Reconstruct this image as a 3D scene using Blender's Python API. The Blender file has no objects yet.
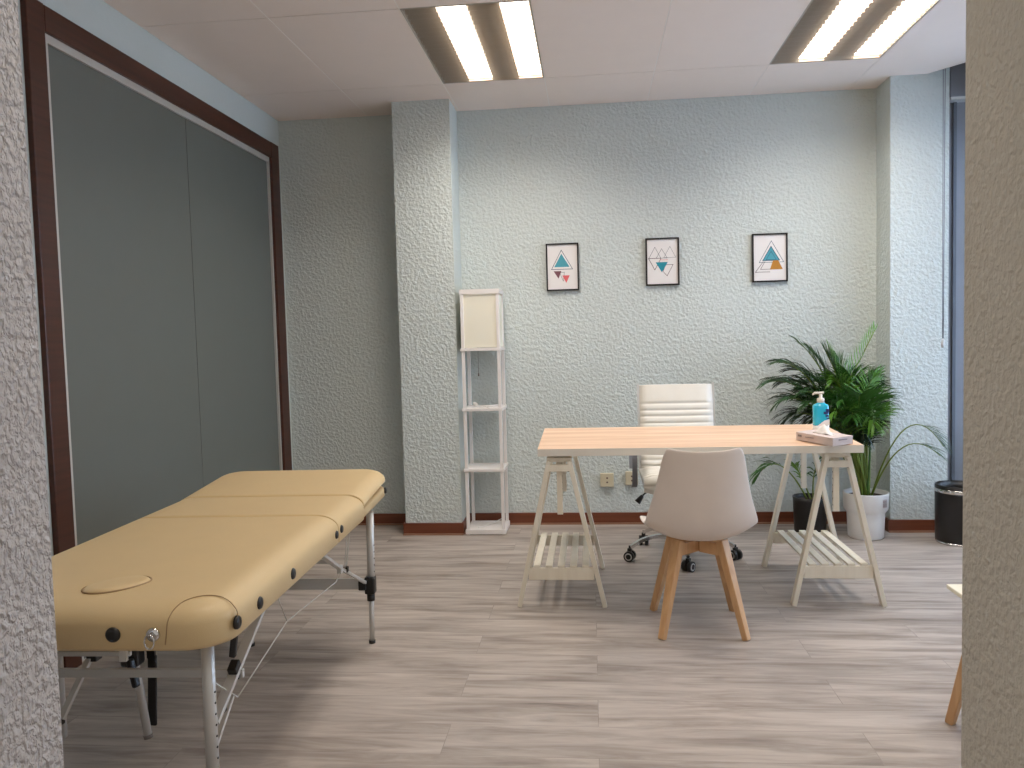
import bpy, bmesh, math, random
from mathutils import Vector, Matrix, Euler
random.seed(7)
PI = math.pi
COL = bpy.context.scene.collection
R = math.radians

# ---------------------------------------------------------------- materials
def principled(name):
    m = bpy.data.materials.new(name); m.use_nodes = True
    nt = m.node_tree
    return m, nt, nt.nodes['Principled BSDF']

def lin(c):
    return tuple(((v/255)/12.92 if v/255 <= .04045 else ((v/255+.055)/1.055)**2.4) for v in c) + (1,)

def plain(name, rgb, rough=.5, metal=0, bump=0, bscale=200, var=.06, coat=0, trans=0):
    """simple procedural material: colour with a faint noise variation"""
    m, nt, b = principled(name)
    tc = nt.nodes.new('ShaderNodeTexCoord')
    n = nt.nodes.new('ShaderNodeTexNoise'); n.inputs['Scale'].default_value = 9; n.inputs['Detail'].default_value = 3
    nt.links.new(tc.outputs['Object'], n.inputs['Vector'])
    mx = nt.nodes.new('ShaderNodeMix'); mx.data_type = 'RGBA'
    c = lin(rgb)
    mx.inputs['A'].default_value = tuple(v*(1-var) for v in c[:3]) + (1,)
    mx.inputs['B'].default_value = tuple(min(1, v*(1+var)) for v in c[:3]) + (1,)
    nt.links.new(n.outputs['Fac'], mx.inputs['Factor'])
    nt.links.new(mx.outputs['Result'], b.inputs['Base Color'])
    b.inputs['Roughness'].default_value = rough
    b.inputs['Metallic'].default_value = metal
    if coat: b.inputs['Coat Weight'].default_value = coat
    if trans: b.inputs['Transmission Weight'].default_value = trans
    if bump:
        n2 = nt.nodes.new('ShaderNodeTexNoise'); n2.inputs['Scale'].default_value = bscale
        nt.links.new(tc.outputs['Object'], n2.inputs['Vector'])
        bp = nt.nodes.new('ShaderNodeBump'); bp.inputs['Strength'].default_value = bump; bp.inputs['Distance'].default_value = .002
        nt.links.new(n2.outputs['Fac'], bp.inputs['Height']); nt.links.new(bp.outputs['Normal'], b.inputs['Normal'])
    return m

def stucco(name, rgb, scale=34, dist=.006, strength=1.0, rough=.75, stretch=(1, 1, 1)):
    m, nt, b = principled(name)
    g = nt.nodes.new('ShaderNodeNewGeometry')
    mp = nt.nodes.new('ShaderNodeMapping'); mp.inputs['Scale'].default_value = stretch
    nt.links.new(g.outputs['Position'], mp.inputs['Vector'])
    n1 = nt.nodes.new('ShaderNodeTexNoise'); n1.inputs['Scale'].default_value = scale
    n1.inputs['Detail'].default_value = 2.0; n1.inputs['Distortion'].default_value = .25
    n2 = nt.nodes.new('ShaderNodeTexVoronoi'); n2.feature = 'SMOOTH_F1'; n2.inputs['Scale'].default_value = scale*1.35
    for n in (n1, n2): nt.links.new(mp.outputs['Vector'], n.inputs['Vector'])
    rp = nt.nodes.new('ShaderNodeValToRGB')
    rp.color_ramp.elements[0].position = .36; rp.color_ramp.elements[1].position = .74
    nt.links.new(n1.outputs['Fac'], rp.inputs['Fac'])
    ad = nt.nodes.new('ShaderNodeMath'); ad.operation = 'MULTIPLY_ADD'; ad.inputs[1].default_value = -.4
    nt.links.new(n2.outputs['Distance'], ad.inputs[0]); nt.links.new(rp.outputs['Color'], ad.inputs[2])
    bp = nt.nodes.new('ShaderNodeBump'); bp.inputs['Strength'].default_value = strength; bp.inputs['Distance'].default_value = dist
    nt.links.new(ad.outputs[0], bp.inputs['Height']); nt.links.new(bp.outputs['Normal'], b.inputs['Normal'])
    c = lin(rgb)
    nb = nt.nodes.new('ShaderNodeTexNoise'); nb.inputs['Scale'].default_value = 1.3
    nt.links.new(g.outputs['Position'], nb.inputs['Vector'])
    mx = nt.nodes.new('ShaderNodeMix'); mx.data_type = 'RGBA'
    mx.inputs['A'].default_value = tuple(v*.95 for v in c[:3]) + (1,)
    mx.inputs['B'].default_value = tuple(min(1, v*1.05) for v in c[:3]) + (1,)
    nt.links.new(nb.outputs['Fac'], mx.inputs['Factor'])
    nt.links.new(mx.outputs['Result'], b.inputs['Base Color'])
    b.inputs['Roughness'].default_value = rough
    return m

def wood(name, c1, c2, axis='X', rough=.45, scale=6, coord='Object'):
    m, nt, b = principled(name)
    tc = nt.nodes.new('ShaderNodeTexCoord')
    mp = nt.nodes.new('ShaderNodeMapping')
    s = {'X': (.35, 7, 7), 'Y': (7, .35, 7), 'Z': (7, 7, .35)}[axis]
    mp.inputs['Scale'].default_value = s
    nt.links.new(tc.outputs[coord], mp.inputs['Vector'])
    n = nt.nodes.new('ShaderNodeTexNoise'); n.inputs['Scale'].default_value = scale; n.inputs['Detail'].default_value = 5
    n.inputs['Distortion'].default_value = .3
    nt.links.new(mp.outputs['Vector'], n.inputs['Vector'])
    rp = nt.nodes.new('ShaderNodeValToRGB')
    rp.color_ramp.elements[0].position = .3; rp.color_ramp.elements[1].position = .7
    rp.color_ramp.elements[0].color = lin(c1); rp.color_ramp.elements[1].color = lin(c2)
    nt.links.new(n.outputs['Fac'], rp.inputs['Fac']); nt.links.new(rp.outputs['Color'], b.inputs['Base Color'])
    b.inputs['Roughness'].default_value = rough
    return m

def emissive(name, rgb, s):
    m, nt, b = principled(name)
    b.inputs['Base Color'].default_value = lin(rgb)
    b.inputs['Emission Color'].default_value = lin(rgb)
    n = nt.nodes.new('ShaderNodeTexNoise'); n.inputs['Scale'].default_value = 3
    mr = nt.nodes.new('ShaderNodeMapRange'); mr.inputs['To Min'].default_value = s*.9; mr.inputs['To Max'].default_value = s*1.1
    nt.links.new(n.outputs['Fac'], mr.inputs['Value']); nt.links.new(mr.outputs['Result'], b.inputs['Emission Strength'])
    return m

def laminate():
    m, nt, b = principled('grey_laminate')
    g = nt.nodes.new('ShaderNodeNewGeometry')
    br = nt.nodes.new('ShaderNodeTexBrick'); br.offset = .37; br.offset_frequency = 2
    br.inputs['Scale'].default_value = 1; br.inputs['Brick Width'].default_value = 1.28; br.inputs['Row Height'].default_value = .19
    br.inputs['Mortar Size'].default_value = .0013; br.inputs['Mortar Smooth'].default_value = .3
    br.inputs['Color1'].default_value = (0, 0, 0, 1); br.inputs['Color2'].default_value = (1, 1, 1, 1); br.inputs['Mortar'].default_value = (.5, .5, .5, 1)
    nt.links.new(g.outputs['Position'], br.inputs['Vector'])
    # streaks along X, shifted plank by plank
    sc = nt.nodes.new('ShaderNodeVectorMath'); sc.operation = 'MULTIPLY'; sc.inputs[1].default_value = (1.1, 9, 1)
    nt.links.new(g.outputs['Position'], sc.inputs[0])
    sh = nt.nodes.new('ShaderNodeVectorMath'); sh.operation = 'MULTIPLY'; sh.inputs[1].default_value = (13, 7, 5)
    nt.links.new(br.outputs['Color'], sh.inputs[0])
    ad = nt.nodes.new('ShaderNodeVectorMath'); ad.operation = 'ADD'
    nt.links.new(sc.outputs[0], ad.inputs[0]); nt.links.new(sh.outputs[0], ad.inputs[1])
    n = nt.nodes.new('ShaderNodeTexNoise'); n.inputs['Scale'].default_value = 2.0; n.inputs['Detail'].default_value = 9
    n.inputs['Roughness'].default_value = .62; n.inputs['Distortion'].default_value = .5
    nt.links.new(ad.outputs[0], n.inputs['Vector'])
    rp = nt.nodes.new('ShaderNodeValToRGB'); cr = rp.color_ramp
    cr.elements[0].position = .24; cr.elements[0].color = lin((120, 108, 100))
    cr.elements[1].position = .74; cr.elements[1].color = lin((200, 190, 181))
    e = cr.elements.new(.42); e.color = lin((158, 147, 138))
    e = cr.elements.new(.55); e.color = lin((180, 169, 160))
    nt.links.new(n.outputs['Fac'], rp.inputs['Fac'])
    # knots
    vs = nt.nodes.new('ShaderNodeVectorMath'); vs.operation = 'MULTIPLY'; vs.inputs[1].default_value = (1.0, 3.6, 1)
    nt.links.new(g.outputs['Position'], vs.inputs[0])
    ds = nt.nodes.new('ShaderNodeVectorMath'); ds.operation = 'ADD'
    nz = nt.nodes.new('ShaderNodeTexNoise'); nz.inputs['Scale'].default_value = 5
    nt.links.new(g.outputs['Position'], nz.inputs['Vector'])
    nm = nt.nodes.new('ShaderNodeVectorMath'); nm.operation = 'MULTIPLY'; nm.inputs[1].default_value = (.25, .25, 0)
    nt.links.new(nz.outputs['Color'], nm.inputs[0]); nt.links.new(vs.outputs[0], ds.inputs[0]); nt.links.new(nm.outputs[0], ds.inputs[1])
    vo = nt.nodes.new('ShaderNodeTexVoronoi'); vo.inputs['Scale'].default_value = 1.5
    nt.links.new(ds.outputs[0], vo.inputs['Vector'])
    kr = nt.nodes.new('ShaderNodeMapRange'); kr.inputs['From Min'].default_value = .02; kr.inputs['From Max'].default_value = .13
    kr.inputs['To Min'].default_value = .78; kr.inputs['To Max'].default_value = 1
    nt.links.new(vo.outputs['Distance'], kr.inputs['Value'])
    # plank tone
    pt = nt.nodes.new('ShaderNodeMapRange'); pt.inputs['To Min'].default_value = .96; pt.inputs['To Max'].default_value = 1.04
    nt.links.new(br.outputs['Color'], pt.inputs['Value'])
    mo = nt.nodes.new('ShaderNodeMapRange'); mo.inputs['To Min'].default_value = 1; mo.inputs['To Max'].default_value = .72
    nt.links.new(br.outputs['Fac'], mo.inputs['Value'])
    m1 = nt.nodes.new('ShaderNodeMath'); m1.operation = 'MULTIPLY'
    nt.links.new(kr.outputs['Result'], m1.inputs[0]); nt.links.new(pt.outputs['Result'], m1.inputs[1])
    m2 = nt.nodes.new('ShaderNodeMath'); m2.operation = 'MULTIPLY'
    nt.links.new(m1.outputs[0], m2.inputs[0]); nt.links.new(mo.outputs['Result'], m2.inputs[1])
    vm = nt.nodes.new('ShaderNodeVectorMath'); vm.operation = 'SCALE'
    nt.links.new(rp.outputs['Color'], vm.inputs[0]); nt.links.new(m2.outputs[0], vm.inputs['Scale'])
    nt.links.new(vm.outputs[0], b.inputs['Base Color'])
    rr = nt.nodes.new('ShaderNodeMapRange'); rr.inputs['To Min'].default_value = .5; rr.inputs['To Max'].default_value = .36
    nt.links.new(n.outputs['Fac'], rr.inputs['Value']); nt.links.new(rr.outputs['Result'], b.inputs['Roughness'])
    bp = nt.nodes.new('ShaderNodeBump'); bp.inputs['Strength'].default_value = .25; bp.inputs['Distance'].default_value = .001
    nt.links.new(n.outputs['Fac'], bp.inputs['Height']); nt.links.new(bp.outputs['Normal'], b.inputs['Normal'])
    return m

M = {}
M['floor'] = laminate()
M['mint'] = stucco('mint_stucco', (204, 212, 209), scale=50, dist=.0046)
M['mint_smooth'] = stucco('mint_paint', (202, 210, 207), scale=30, dist=.002, strength=.5)
M['jamb_left'] = stucco('white_rough_stucco', (190, 184, 180), scale=72, dist=.0100, stretch=(1, 1, .8))
M['jamb_right'] = stucco('beige_rough_stucco', (188, 182, 170), scale=70, dist=.0040, strength=.8)
M['ceiling'] = plain('ceiling_tile', (238, 225, 216), .9, bump=.3, bscale=300, var=.02)
M['seam'] = plain('tile_seam', (238, 232, 226), .7)
M['seam_dark'] = plain('tile_gap', (120, 112, 106), .8)
M['brown'] = wood('mahogany', (58, 26, 13), (78, 37, 20), 'Y', .4)
M['base_brown'] = wood('baseboard_wood', (100, 50, 28), (122, 66, 40), 'X', .4)
M['base_edge'] = plain('floor_bead', (150, 112, 88), .5)
M['alu'] = plain('aluminium', (208, 208, 205), .4, .35)
M['alu_white'] = plain('satin_aluminium', (205, 203, 198), .45, .35)
M['panel'] = plain('grey_panel', (103, 107, 102), .4, 0, var=.03)
M['dark_grey'] = plain('dark_grey_metal', (92, 96, 102), .45, .3)
M['mid_grey'] = plain('mid_grey_metal', (132, 134, 140), .45, .3)
M['glass'] = plain('window_glass', (225, 235, 245), .05, 0, trans=.9)
M['white'] = plain('white_paint', (232, 226, 216), .45)
M['trestle'] = wood('white_washed_wood', (226, 218, 200), (236, 229, 212), 'Z', .5)
M['oak_top'] = wood('pale_oak_laminate', (208, 168, 134), (238, 206, 178), 'X', .4, 5)
M['edge_white'] = plain('white_edge_band', (226, 220, 208), .4)
M['oak'] = wood('beech', (196, 150, 104), (218, 176, 130), 'Z', .45)
M['shell'] = plain('white_plastic', (226, 214, 204), .32, coat=.2)
M['leather_white'] = plain('white_leather', (236, 232, 222), .4, bump=.2, bscale=400)
M['leather_tan'] = plain('tan_leatherette', (214, 187, 140), .45, bump=.25, bscale=500, var=.04)
M['seam_tan'] = plain('tan_stitch', (160, 130, 92), .6)
M['black'] = plain('black_plastic', (24, 23, 23), .4)
M['black_frame'] = plain('black_wood_frame', (20, 18, 18), .4)
M['chrome'] = plain('chrome', (215, 215, 215), .12, 1)
M['paper'] = plain('poster_paper', (232, 228, 226), .6, var=.01)
M['teal'] = plain('teal_ink', (74, 156, 172), .6); M['teal2'] = plain('deep_teal_ink', (30, 140, 158), .6)
M['navy'] = plain('navy_ink', (44, 78, 100), .6)
M['plum'] = plain('plum_ink', (118, 74, 82), .6); M['coral'] = plain('coral_ink', (222, 104, 106), .6)
M['ochre'] = plain('ochre_ink', (188, 128, 42), .6); M['ink'] = plain('grey_ink', (104, 104, 108), .6)
M['darkink'] = plain('brown_ink', (92, 62, 64), .6)
M['socket'] = plain('ivory_plastic', (206, 196, 168), .4)
M['cream'] = plain('cream_lamp_shade', (240, 236, 218), .7, var=.02)
M['lamp_wood'] = plain('white_lacquer', (238, 233, 229), .45)
M['pot_white'] = plain('white_ceramic_pot', (228, 226, 222), .3)
M['soil'] = plain('potting_soil', (66, 44, 32), .95, bump=1, bscale=90, var=.3)
def leafmat(n, a): 
    m = plain(n, a, .38, var=.35); return m
M['leaf'] = [leafmat('palm_leaf_deep', (36, 74, 30)), leafmat('palm_leaf_mid', (54, 102, 36)), leafmat('palm_leaf_fresh', (96, 144, 50)), leafmat('palm_leaf_dark', (22, 44, 20))]
M['stem'] = plain('palm_stem', (112, 132, 52), .5, var=.3)
M['blue_gel'] = plain('blue_gel', (40, 190, 225), .2, coat=.5)
M['label_white'] = plain('white_label', (238, 236, 232), .5)
M['tissue_box'] = plain('tissue_box_card', (206, 190, 184), .6)
M['print'] = plain('grey_print', (128, 118, 116), .6)
M['blue_print'] = plain('blue_print', (36, 60, 120), .6)
M['tissue'] = plain('tissue', (244, 240, 236), .9)
M['rubber'] = plain('grey_rubber', (120, 112, 106), .7)
M['steel'] = plain('steel_cable', (205, 202, 196), .4, .2)
M['lit'] = emissive('lit_reflector', (255, 246, 234), 3.0)
M['unlit'] = plain('unlit_reflector', (160, 148, 132), .35, .4, var=.25)
M['fin'] = plain('louvre_fin', (178, 168, 154), .4, .3)
M['fin_lit'] = emissive('lit_louvre_fin', (255, 226, 204), .85)
M['cord'] = plain('white_cord', (230, 226, 222), .5)

# ---------------------------------------------------------------- mesh helpers
def box(bm, c, s, rot=None, mi=0, bev=0):
    mat = Matrix.Translation(Vector(c)) @ (rot.to_4x4() if rot else Matrix()) @ Matrix.Diagonal((s[0], s[1], s[2], 1))
    r = bmesh.ops.create_cube(bm, size=1, matrix=mat)
    fs = set(f for v in r['verts'] for f in v.link_faces)
    for f in fs: f.material_index = mi
    if bev:
        es = list(set(e for v in r['verts'] for e in v.link_edges))
        rr = bmesh.ops.bevel(bm, geom=es, offset=bev, segments=2, affect='EDGES', profile=.5)
        for f in rr['faces']: f.material_index = mi
def box2(bm, a, b, mi=0, bev=0):
    box(bm, [(a[i]+b[i])/2 for i in range(3)], [abs(b[i]-a[i]) for i in range(3)], mi=mi, bev=bev)
def beam(bm, p, q, w, d, up=(0, 0, 1), mi=0, bev=0, w2=None, d2=None):
    """rectangular bar from p to q; w across, d in the 'up-ish' direction; optional other end size"""
    p, q = Vector(p), Vector(q); z = (q-p).normalized(); u = Vector(up)
    x = u.cross(z)
    if x.length < 1e-4: x = Vector((1, 0, 0)).cross(z)
    x.normalize(); y = z.cross(x)
    w2 = w if w2 is None else w2; d2 = d if d2 is None else d2
    vs = []
    for (c, ww, dd) in ((p, w, d), (q, w2, d2)):
        for sx, sy in ((-1, -1), (1, -1), (1, 1), (-1, 1)):
            vs.append(bm.verts.new(c + x*sx*ww/2 + y*sy*dd/2))
    fs = [bm.faces.new([vs[i] for i in k]) for k in ((3, 2, 1, 0), (4, 5, 6, 7), (0, 1, 5, 4), (1, 2, 6, 5), (2, 3, 7, 6), (3, 0, 4, 7))]
    for f in fs: f.material_index = mi
    if bev:
        es = list(set(e for f in fs for e in f.edges))
        rr = bmesh.ops.bevel(bm, geom=es, offset=bev, segments=2, affect='EDGES', profile=.5)
        for f in rr['faces']: f.material_index = mi
def tube(bm, pts, r, n=12, mi=0, caps=True):
    pts = [Vector(p) for p in pts]; rings = []
    rs = r if isinstance(r, (list, tuple)) else [r]*len(pts)
    prev = None
    for i, p in enumerate(pts):
        t = (pts[min(i+1, len(pts)-1)] - pts[max(i-1, 0)]).normalized()
        if prev is None:
            a = Vector((0, 0, 1)) if abs(t.z) < .9 else Vector((1, 0, 0))
            x = a.cross(t).normalized()
        else:
            x = (prev - t*prev.dot(t)).normalized()
        prev = x; y = t.cross(x)
        rings.append([bm.verts.new(p + (x*math.cos(2*PI*k/n) + y*math.sin(2*PI*k/n))*rs[i]) for k in range(n)])
    for a, b in zip(rings, rings[1:]):
        for k in range(n):
            f = bm.faces.new((a[k], a[(k+1) % n], b[(k+1) % n], b[k])); f.smooth = True; f.material_index = mi
    if caps:
        f = bm.faces.new(rings[0][::-1]); f.material_index = mi
        f = bm.faces.new(rings[-1]); f.material_index = mi
def lathe(bm, prof, n=40, c=(0, 0, 0), mi=0, smooth=True):
    rings = []
    for r, z in prof:
        if r < 1e-6: rings.append([bm.verts.new((c[0], c[1], c[2]+z))])
        else: rings.append([bm.verts.new((c[0]+r*math.cos(2*PI*k/n), c[1]+r*math.sin(2*PI*k/n), c[2]+z)) for k in range(n)])
    for a, b in zip(rings, rings[1:]):
        for k in range(n):
            k2 = (k+1) % n
            if len(a) == 1 and len(b) == 1: continue
            if len(a) == 1: f = bm.faces.new((a[0], b[k2], b[k]))
            elif len(b) == 1: f = bm.faces.new((a[k], a[k2], b[0]))
            else: f = bm.faces.new((a[k], a[k2], b[k2], b[k]))
            f.smooth = smooth; f.material_index = mi
def prism(bm, poly, z0, z1, mi=0):
    a = [bm.verts.new((x, y, z0)) for x, y in poly]; b = [bm.verts.new((x, y, z1)) for x, y in poly]
    n = len(poly); fs = [bm.faces.new(a[::-1]), bm.faces.new(b)]
    for k in range(n): fs.append(bm.faces.new((a[k], a[(k+1) % n], b[(k+1) % n], b[k])))
    for f in fs: f.material_index = mi
def obj(name, bm, mats, parent=None, smooth=None, loc=None, bevel=0, subsurf=0, solid=0):
    bmesh.ops.recalc_face_normals(bm, faces=bm.faces)
    me = bpy.data.meshes.new(name); bm.to_mesh(me); bm.free()
    for m in (mats if isinstance(mats, (list, tuple)) else [mats]): me.materials.append(m)
    o = bpy.data.objects.new(name, me); COL.objects.link(o)
    if parent: o.parent = parent
    if loc: o.location = loc
    if smooth:
        for p in me.polygons: p.use_smooth = True
    if solid:
        md = o.modifiers.new('s', 'SOLIDIFY'); md.thickness = solid; md.offset = 0
    if subsurf:
        md = o.modifiers.new('u', 'SUBSURF'); md.levels = md.render_levels = subsurf
    if bevel:
        md = o.modifiers.new('b', 'BEVEL'); md.width = bevel; md.segments = 2; md.limit_method = 'ANGLE'
    return o
def B(): return bmesh.new()
def tag(o, label, cat, group=None, kind=None):
    o['label'] = label; o['category'] = cat
    if group: o['group'] = group
    if kind: o['kind'] = kind
    return o
def thing(name, loc, label, cat, rz=0, group=None):
    o = bpy.data.objects.new(name, None); COL.objects.link(o)
    o.location = loc; o.rotation_euler = (0, 0, rz); o.empty_display_size = .1
    return tag(o, label, cat, group)
def struct(name, bm, mats, parent=None, label=None, cat=None):
    o = obj(name, bm, mats, parent)
    if not parent:
        o['kind'] = 'structure'
        if label: o['label'] = label; o['category'] = cat
    return o
def copy_tree(o, parent=None):
    c = o.copy(); COL.objects.link(c)
    if parent: c.parent = parent
    for ch in [x for x in bpy.data.objects if x.parent == o]:
        copy_tree(ch, c)
    return c

# ---------------------------------------------------------------- room constants
XL, XR, YF, YB, H, HT = -2.04, 2.45, 1.45, 5.22, 2.72, 2.98

b = B(); box2(b, (XL-.2, -.9, -.05), (XR+.2, YB+.2, 0)); struct('floor', b, M['floor'], label='grey oak laminate floor laid in long planks', cat='floor')
b = B(); box2(b, (XL-.2, YB, 0), (XR+.2, YB+.15, HT)); struct('wall_back', b, M['mint'], label='pale mint stucco back wall behind the desk', cat='wall')
b = B()
box2(b, (XL-.15, YF-.35, 0), (XL, 2.79, HT)); box2(b, (XL-.15, 5.149, 0), (XL, YB, HT)); box2(b, (XL-.15, 2.79, 2.54), (XL, 5.149, HT))
struct('wall_left', b, M['mint_smooth'], label='pale mint left wall around the large brown framed panel', cat='wall')
# left pilaster and right column
b = B(); box2(b, (-1.20, 4.94, 0), (-.838, YB, HT)); struct('trim_1', b, M['mint'], label='mint stucco pilaster left of the white lamp', cat='pilaster')
b = B(); box2(b, (1.79, 4.985, 0), (2.122, YB, HT)); struct('trim_2', b, M['mint'], label='mint stucco column right of the palm', cat='column')
# front wall with the opening we look through
b = B(); box2(b, (-2.19, YF-.32, 0), (-1.067, YF, HT)); struct('wall_front_left', b, M['jamb_left'], label='rough white stucco jamb at the left edge of the opening', cat='wall')
b = B(); box2(b, (.643, YF-.32, 0), (XR+.15, YF, HT)); struct('wall_front_right', b, M['jamb_right'], label='beige stucco jamb at the right edge of the opening', cat='wall')
b = B(); box2(b, (-1.067, YF-.32, 2.2), (.643, YF, HT)); struct('wall_front', b, M['jamb_left'], label='lintel over the opening', cat='wall')
# right wall with the window
W0, W1, WZ0, WZ1 = 2.35, 4.99, .12, 2.58
b = B()
box2(b, (XR, YF, 0), (XR+.15, W0, HT)); box2(b, (XR, W1, 0), (XR+.15, YB, HT))
box2(b, (XR, W0, 0), (XR+.15, W1, WZ0)); box2(b, (XR, W0, WZ1), (XR+.15, W1, HT))
struct('wall_right', b, M['mint_smooth'], label='right wall with the tall window', cat='wall')
# upper slab
b = B(); box2(b, (XL-.2, YF-.32, HT), (XR+.2, YB+.15, HT+.05)); struct('ceiling_slab', b, M['dark_grey'], label='dark slab above the tiled ceiling', cat='ceiling')

# tiled ceiling
xs = [XL, -1.428, -.82, -.232, .39, 1.02, 1.615]
ys = [YF, 2.515, 3.585, 4.652, YB]
b = B()
for i in range(len(xs)-1):
    for j in range(len(ys)-1):
        if (i in (2, 5-0) and j in (0, 2)) and i in (2, 5): continue
        box2(b, (xs[i]+.0025, ys[j]+.0025, H), (xs[i+1]-.0025, ys[j+1]-.0025, H+.02))
for j in range(3):
    box2(b, (1.6175, ys[j]+.0025, H), (XR, ys[j+1]-.0025 if j < 2 else 4.40, H+.02))
prism(b, [(1.6175, 4.40), (XR, 4.40), (1.978, 5.0), (1.978, YB), (1.6175, YB)], H, H+.02)
# seams
for x in xs[1:]: box2(b, (x-.004, YF, H+.002), (x+.004, YB, H+.006), mi=1)
for y in ys[1:-1]: box2(b, (XL, y-.002, H+.003), (1.615, y+.002, H+.005), mi=2)
# edge board of the cut-away over the window
beam(b, (XR, 4.402, H+.13), (1.978, 5.002, H+.13), .012, .26, mi=0)
struct('ceiling', b, [M['ceiling'], M['seam'], M['seam_dark']], label='off white suspended tile ceiling', cat='ceiling')

# baseboards
def bb(name, segs):
    b = B()
    for (a, c) in segs:
        box2(b, (a[0], a[1], 0), (c[0], c[1], .075)); 
    for (a, c) in segs:
        dx = .008 if abs(c[0]-a[0]) > abs(c[1]-a[1]) else 0
        if abs(c[0]-a[0]) > abs(c[1]-a[1]): box2(b, (a[0], a[1]-.012, 0), (c[0], a[1], .010), mi=1)
        else: box2(b, (a[0]-.0, a[1], 0), (c[0]+.012, c[1], .010), mi=1)
    struct(name, b, [M['base_brown'], M['base_edge']], label='brown wooden baseboard', cat='baseboard')
bb('baseboard_back', [((XL, YB-.014), (-1.214, YB)), ((-1.214, 4.926), (-.824, 4.94)), ((-.838, YB-.014), (1.776, YB)), ((1.776, 4.971), (2.122, 4.985)),
                      ((-.838, 4.94), (-.824, YB-.014)), ((-1.214, 4.94), (-1.20, YB-.014)), ((1.776, 4.985), (1.79, YB-.014))])
bb('baseboard_left', [((XL, YF), (XL+.014, 2.79))])

# ---------------------------------------------------------------- big framed panel on the left wall
b = B()
Y0, Y1, Z1 = 2.785, 5.149, 2.54
box2(b, (XL-.06, Y0, 0), (XL+.022, Y0+.10, Z1), bev=.004); box2(b, (XL-.06, Y1-.125, 0), (XL+.022, Y1, Z1-.0), bev=.004)
box2(b, (XL-.06, Y0+.10, Z1-.10), (XL+.022, Y1-.125, Z1-.002), bev=.004)
d = struct('door_1', b, M['brown'], label='large brown framed grey panel covering the left wall', cat='door')
b = B(); yi0, yi1, zi = Y0+.10, Y1-.125, Z1-.10
box2(b, (XL-.05, yi0, 0), (XL+.006, yi0+.032, zi)); box2(b, (XL-.05, yi1-.02, 0), (XL+.006, yi1, zi)); box2(b, (XL-.05, yi0+.032, zi-.032), (XL+.006, yi1-.02, zi))
struct('aluminium_trim', b, M['alu_white'], d)
for (a, c) in ((yi0+.032, 3.974), (3.978, yi1-.02)):
    b = B(); box2(b, (XL-.04, a, .0), (XL-.006, c, zi-.032)); struct('grey_panel', b, M['panel'], d)
b = B(); box2(b, (XL-.04, 3.974, 0), (XL-.008, 3.978, zi-.032)); struct('panel_joint', b, M['mid_grey'], d)

# ---------------------------------------------------------------- window on the right
b = B()
box2(b, (XR-.03, W0, WZ0), (XR+.06, W0+.06, WZ1)); box2(b, (XR-.03, W1-.06, WZ0), (XR+.06, W1, WZ1))
box2(b, (XR-.03, W0+.06, WZ0), (XR+.06, W1-.06, WZ0+.06)); box2(b, (XR-.03, W0+.06, WZ1-.06), (XR+.06, W1-.06, WZ1))
for y in (3.23, 4.11): box2(b, (XR-.02, y-.03, WZ0+.06), (XR+.05, y+.03, WZ1-.06))
w = struct('window_1', b, M['mid_grey'], label='tall grey aluminium window in the right wall', cat='window')
for a, c in ((W0+.06, 3.20), (3.26, 4.08), (4.14, W1-.06)):
    b = B(); box2(b, (XR+.01, a, WZ0+.06), (XR+.016, c, WZ1-.06)); struct('glass_pane', b, M['glass'], w)
# grey metal corner post between the column and the window
b = B()
box2(b, (2.122, 5.06, 0), (2.45, 5.10, HT)); box2(b, (2.122, 5.045, 0), (2.135, 5.06, 2.57), mi=1)
box2(b, (2.172, 5.045, 0), (2.19, 5.06, 2.57), mi=1)
struct('trim_3', b, [M['mid_grey'], M['dark_grey']], label='grey metal post between the column and the window', cat='post')
b = B(); box2(b, (2.13, 4.99, 2.58), (2.45, 5.06, 2.86), bev=.006); box2(b, (2.13, 4.985, 2.565), (2.45, 5.06, 2.58), mi=1)
o = thing('roller_blind', (0, 0, 0), 'grey roller blind box with a long thin pull cord by the right column', 'blind'); obj('cassette', b, [M['mid_grey'], M['alu']], o)
b = B(); tube(b, [(2.081, 4.945, 2.975), (2.077, 4.945, 1.165)], .0022, 6); tube(b, [(2.069, 4.945, 2.975), (2.073, 4.945, 1.165)], .0022, 6)
obj('cord', b, M['mid_grey'], o)
b = B(); lathe(b, [(0, .0), (.008, .002), (.012, .02), (.010, .045), (.005, .055), (0, .057)], 16, (2.075, 4.945, 1.112)); obj('pull', b, M['alu'], o)

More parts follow.
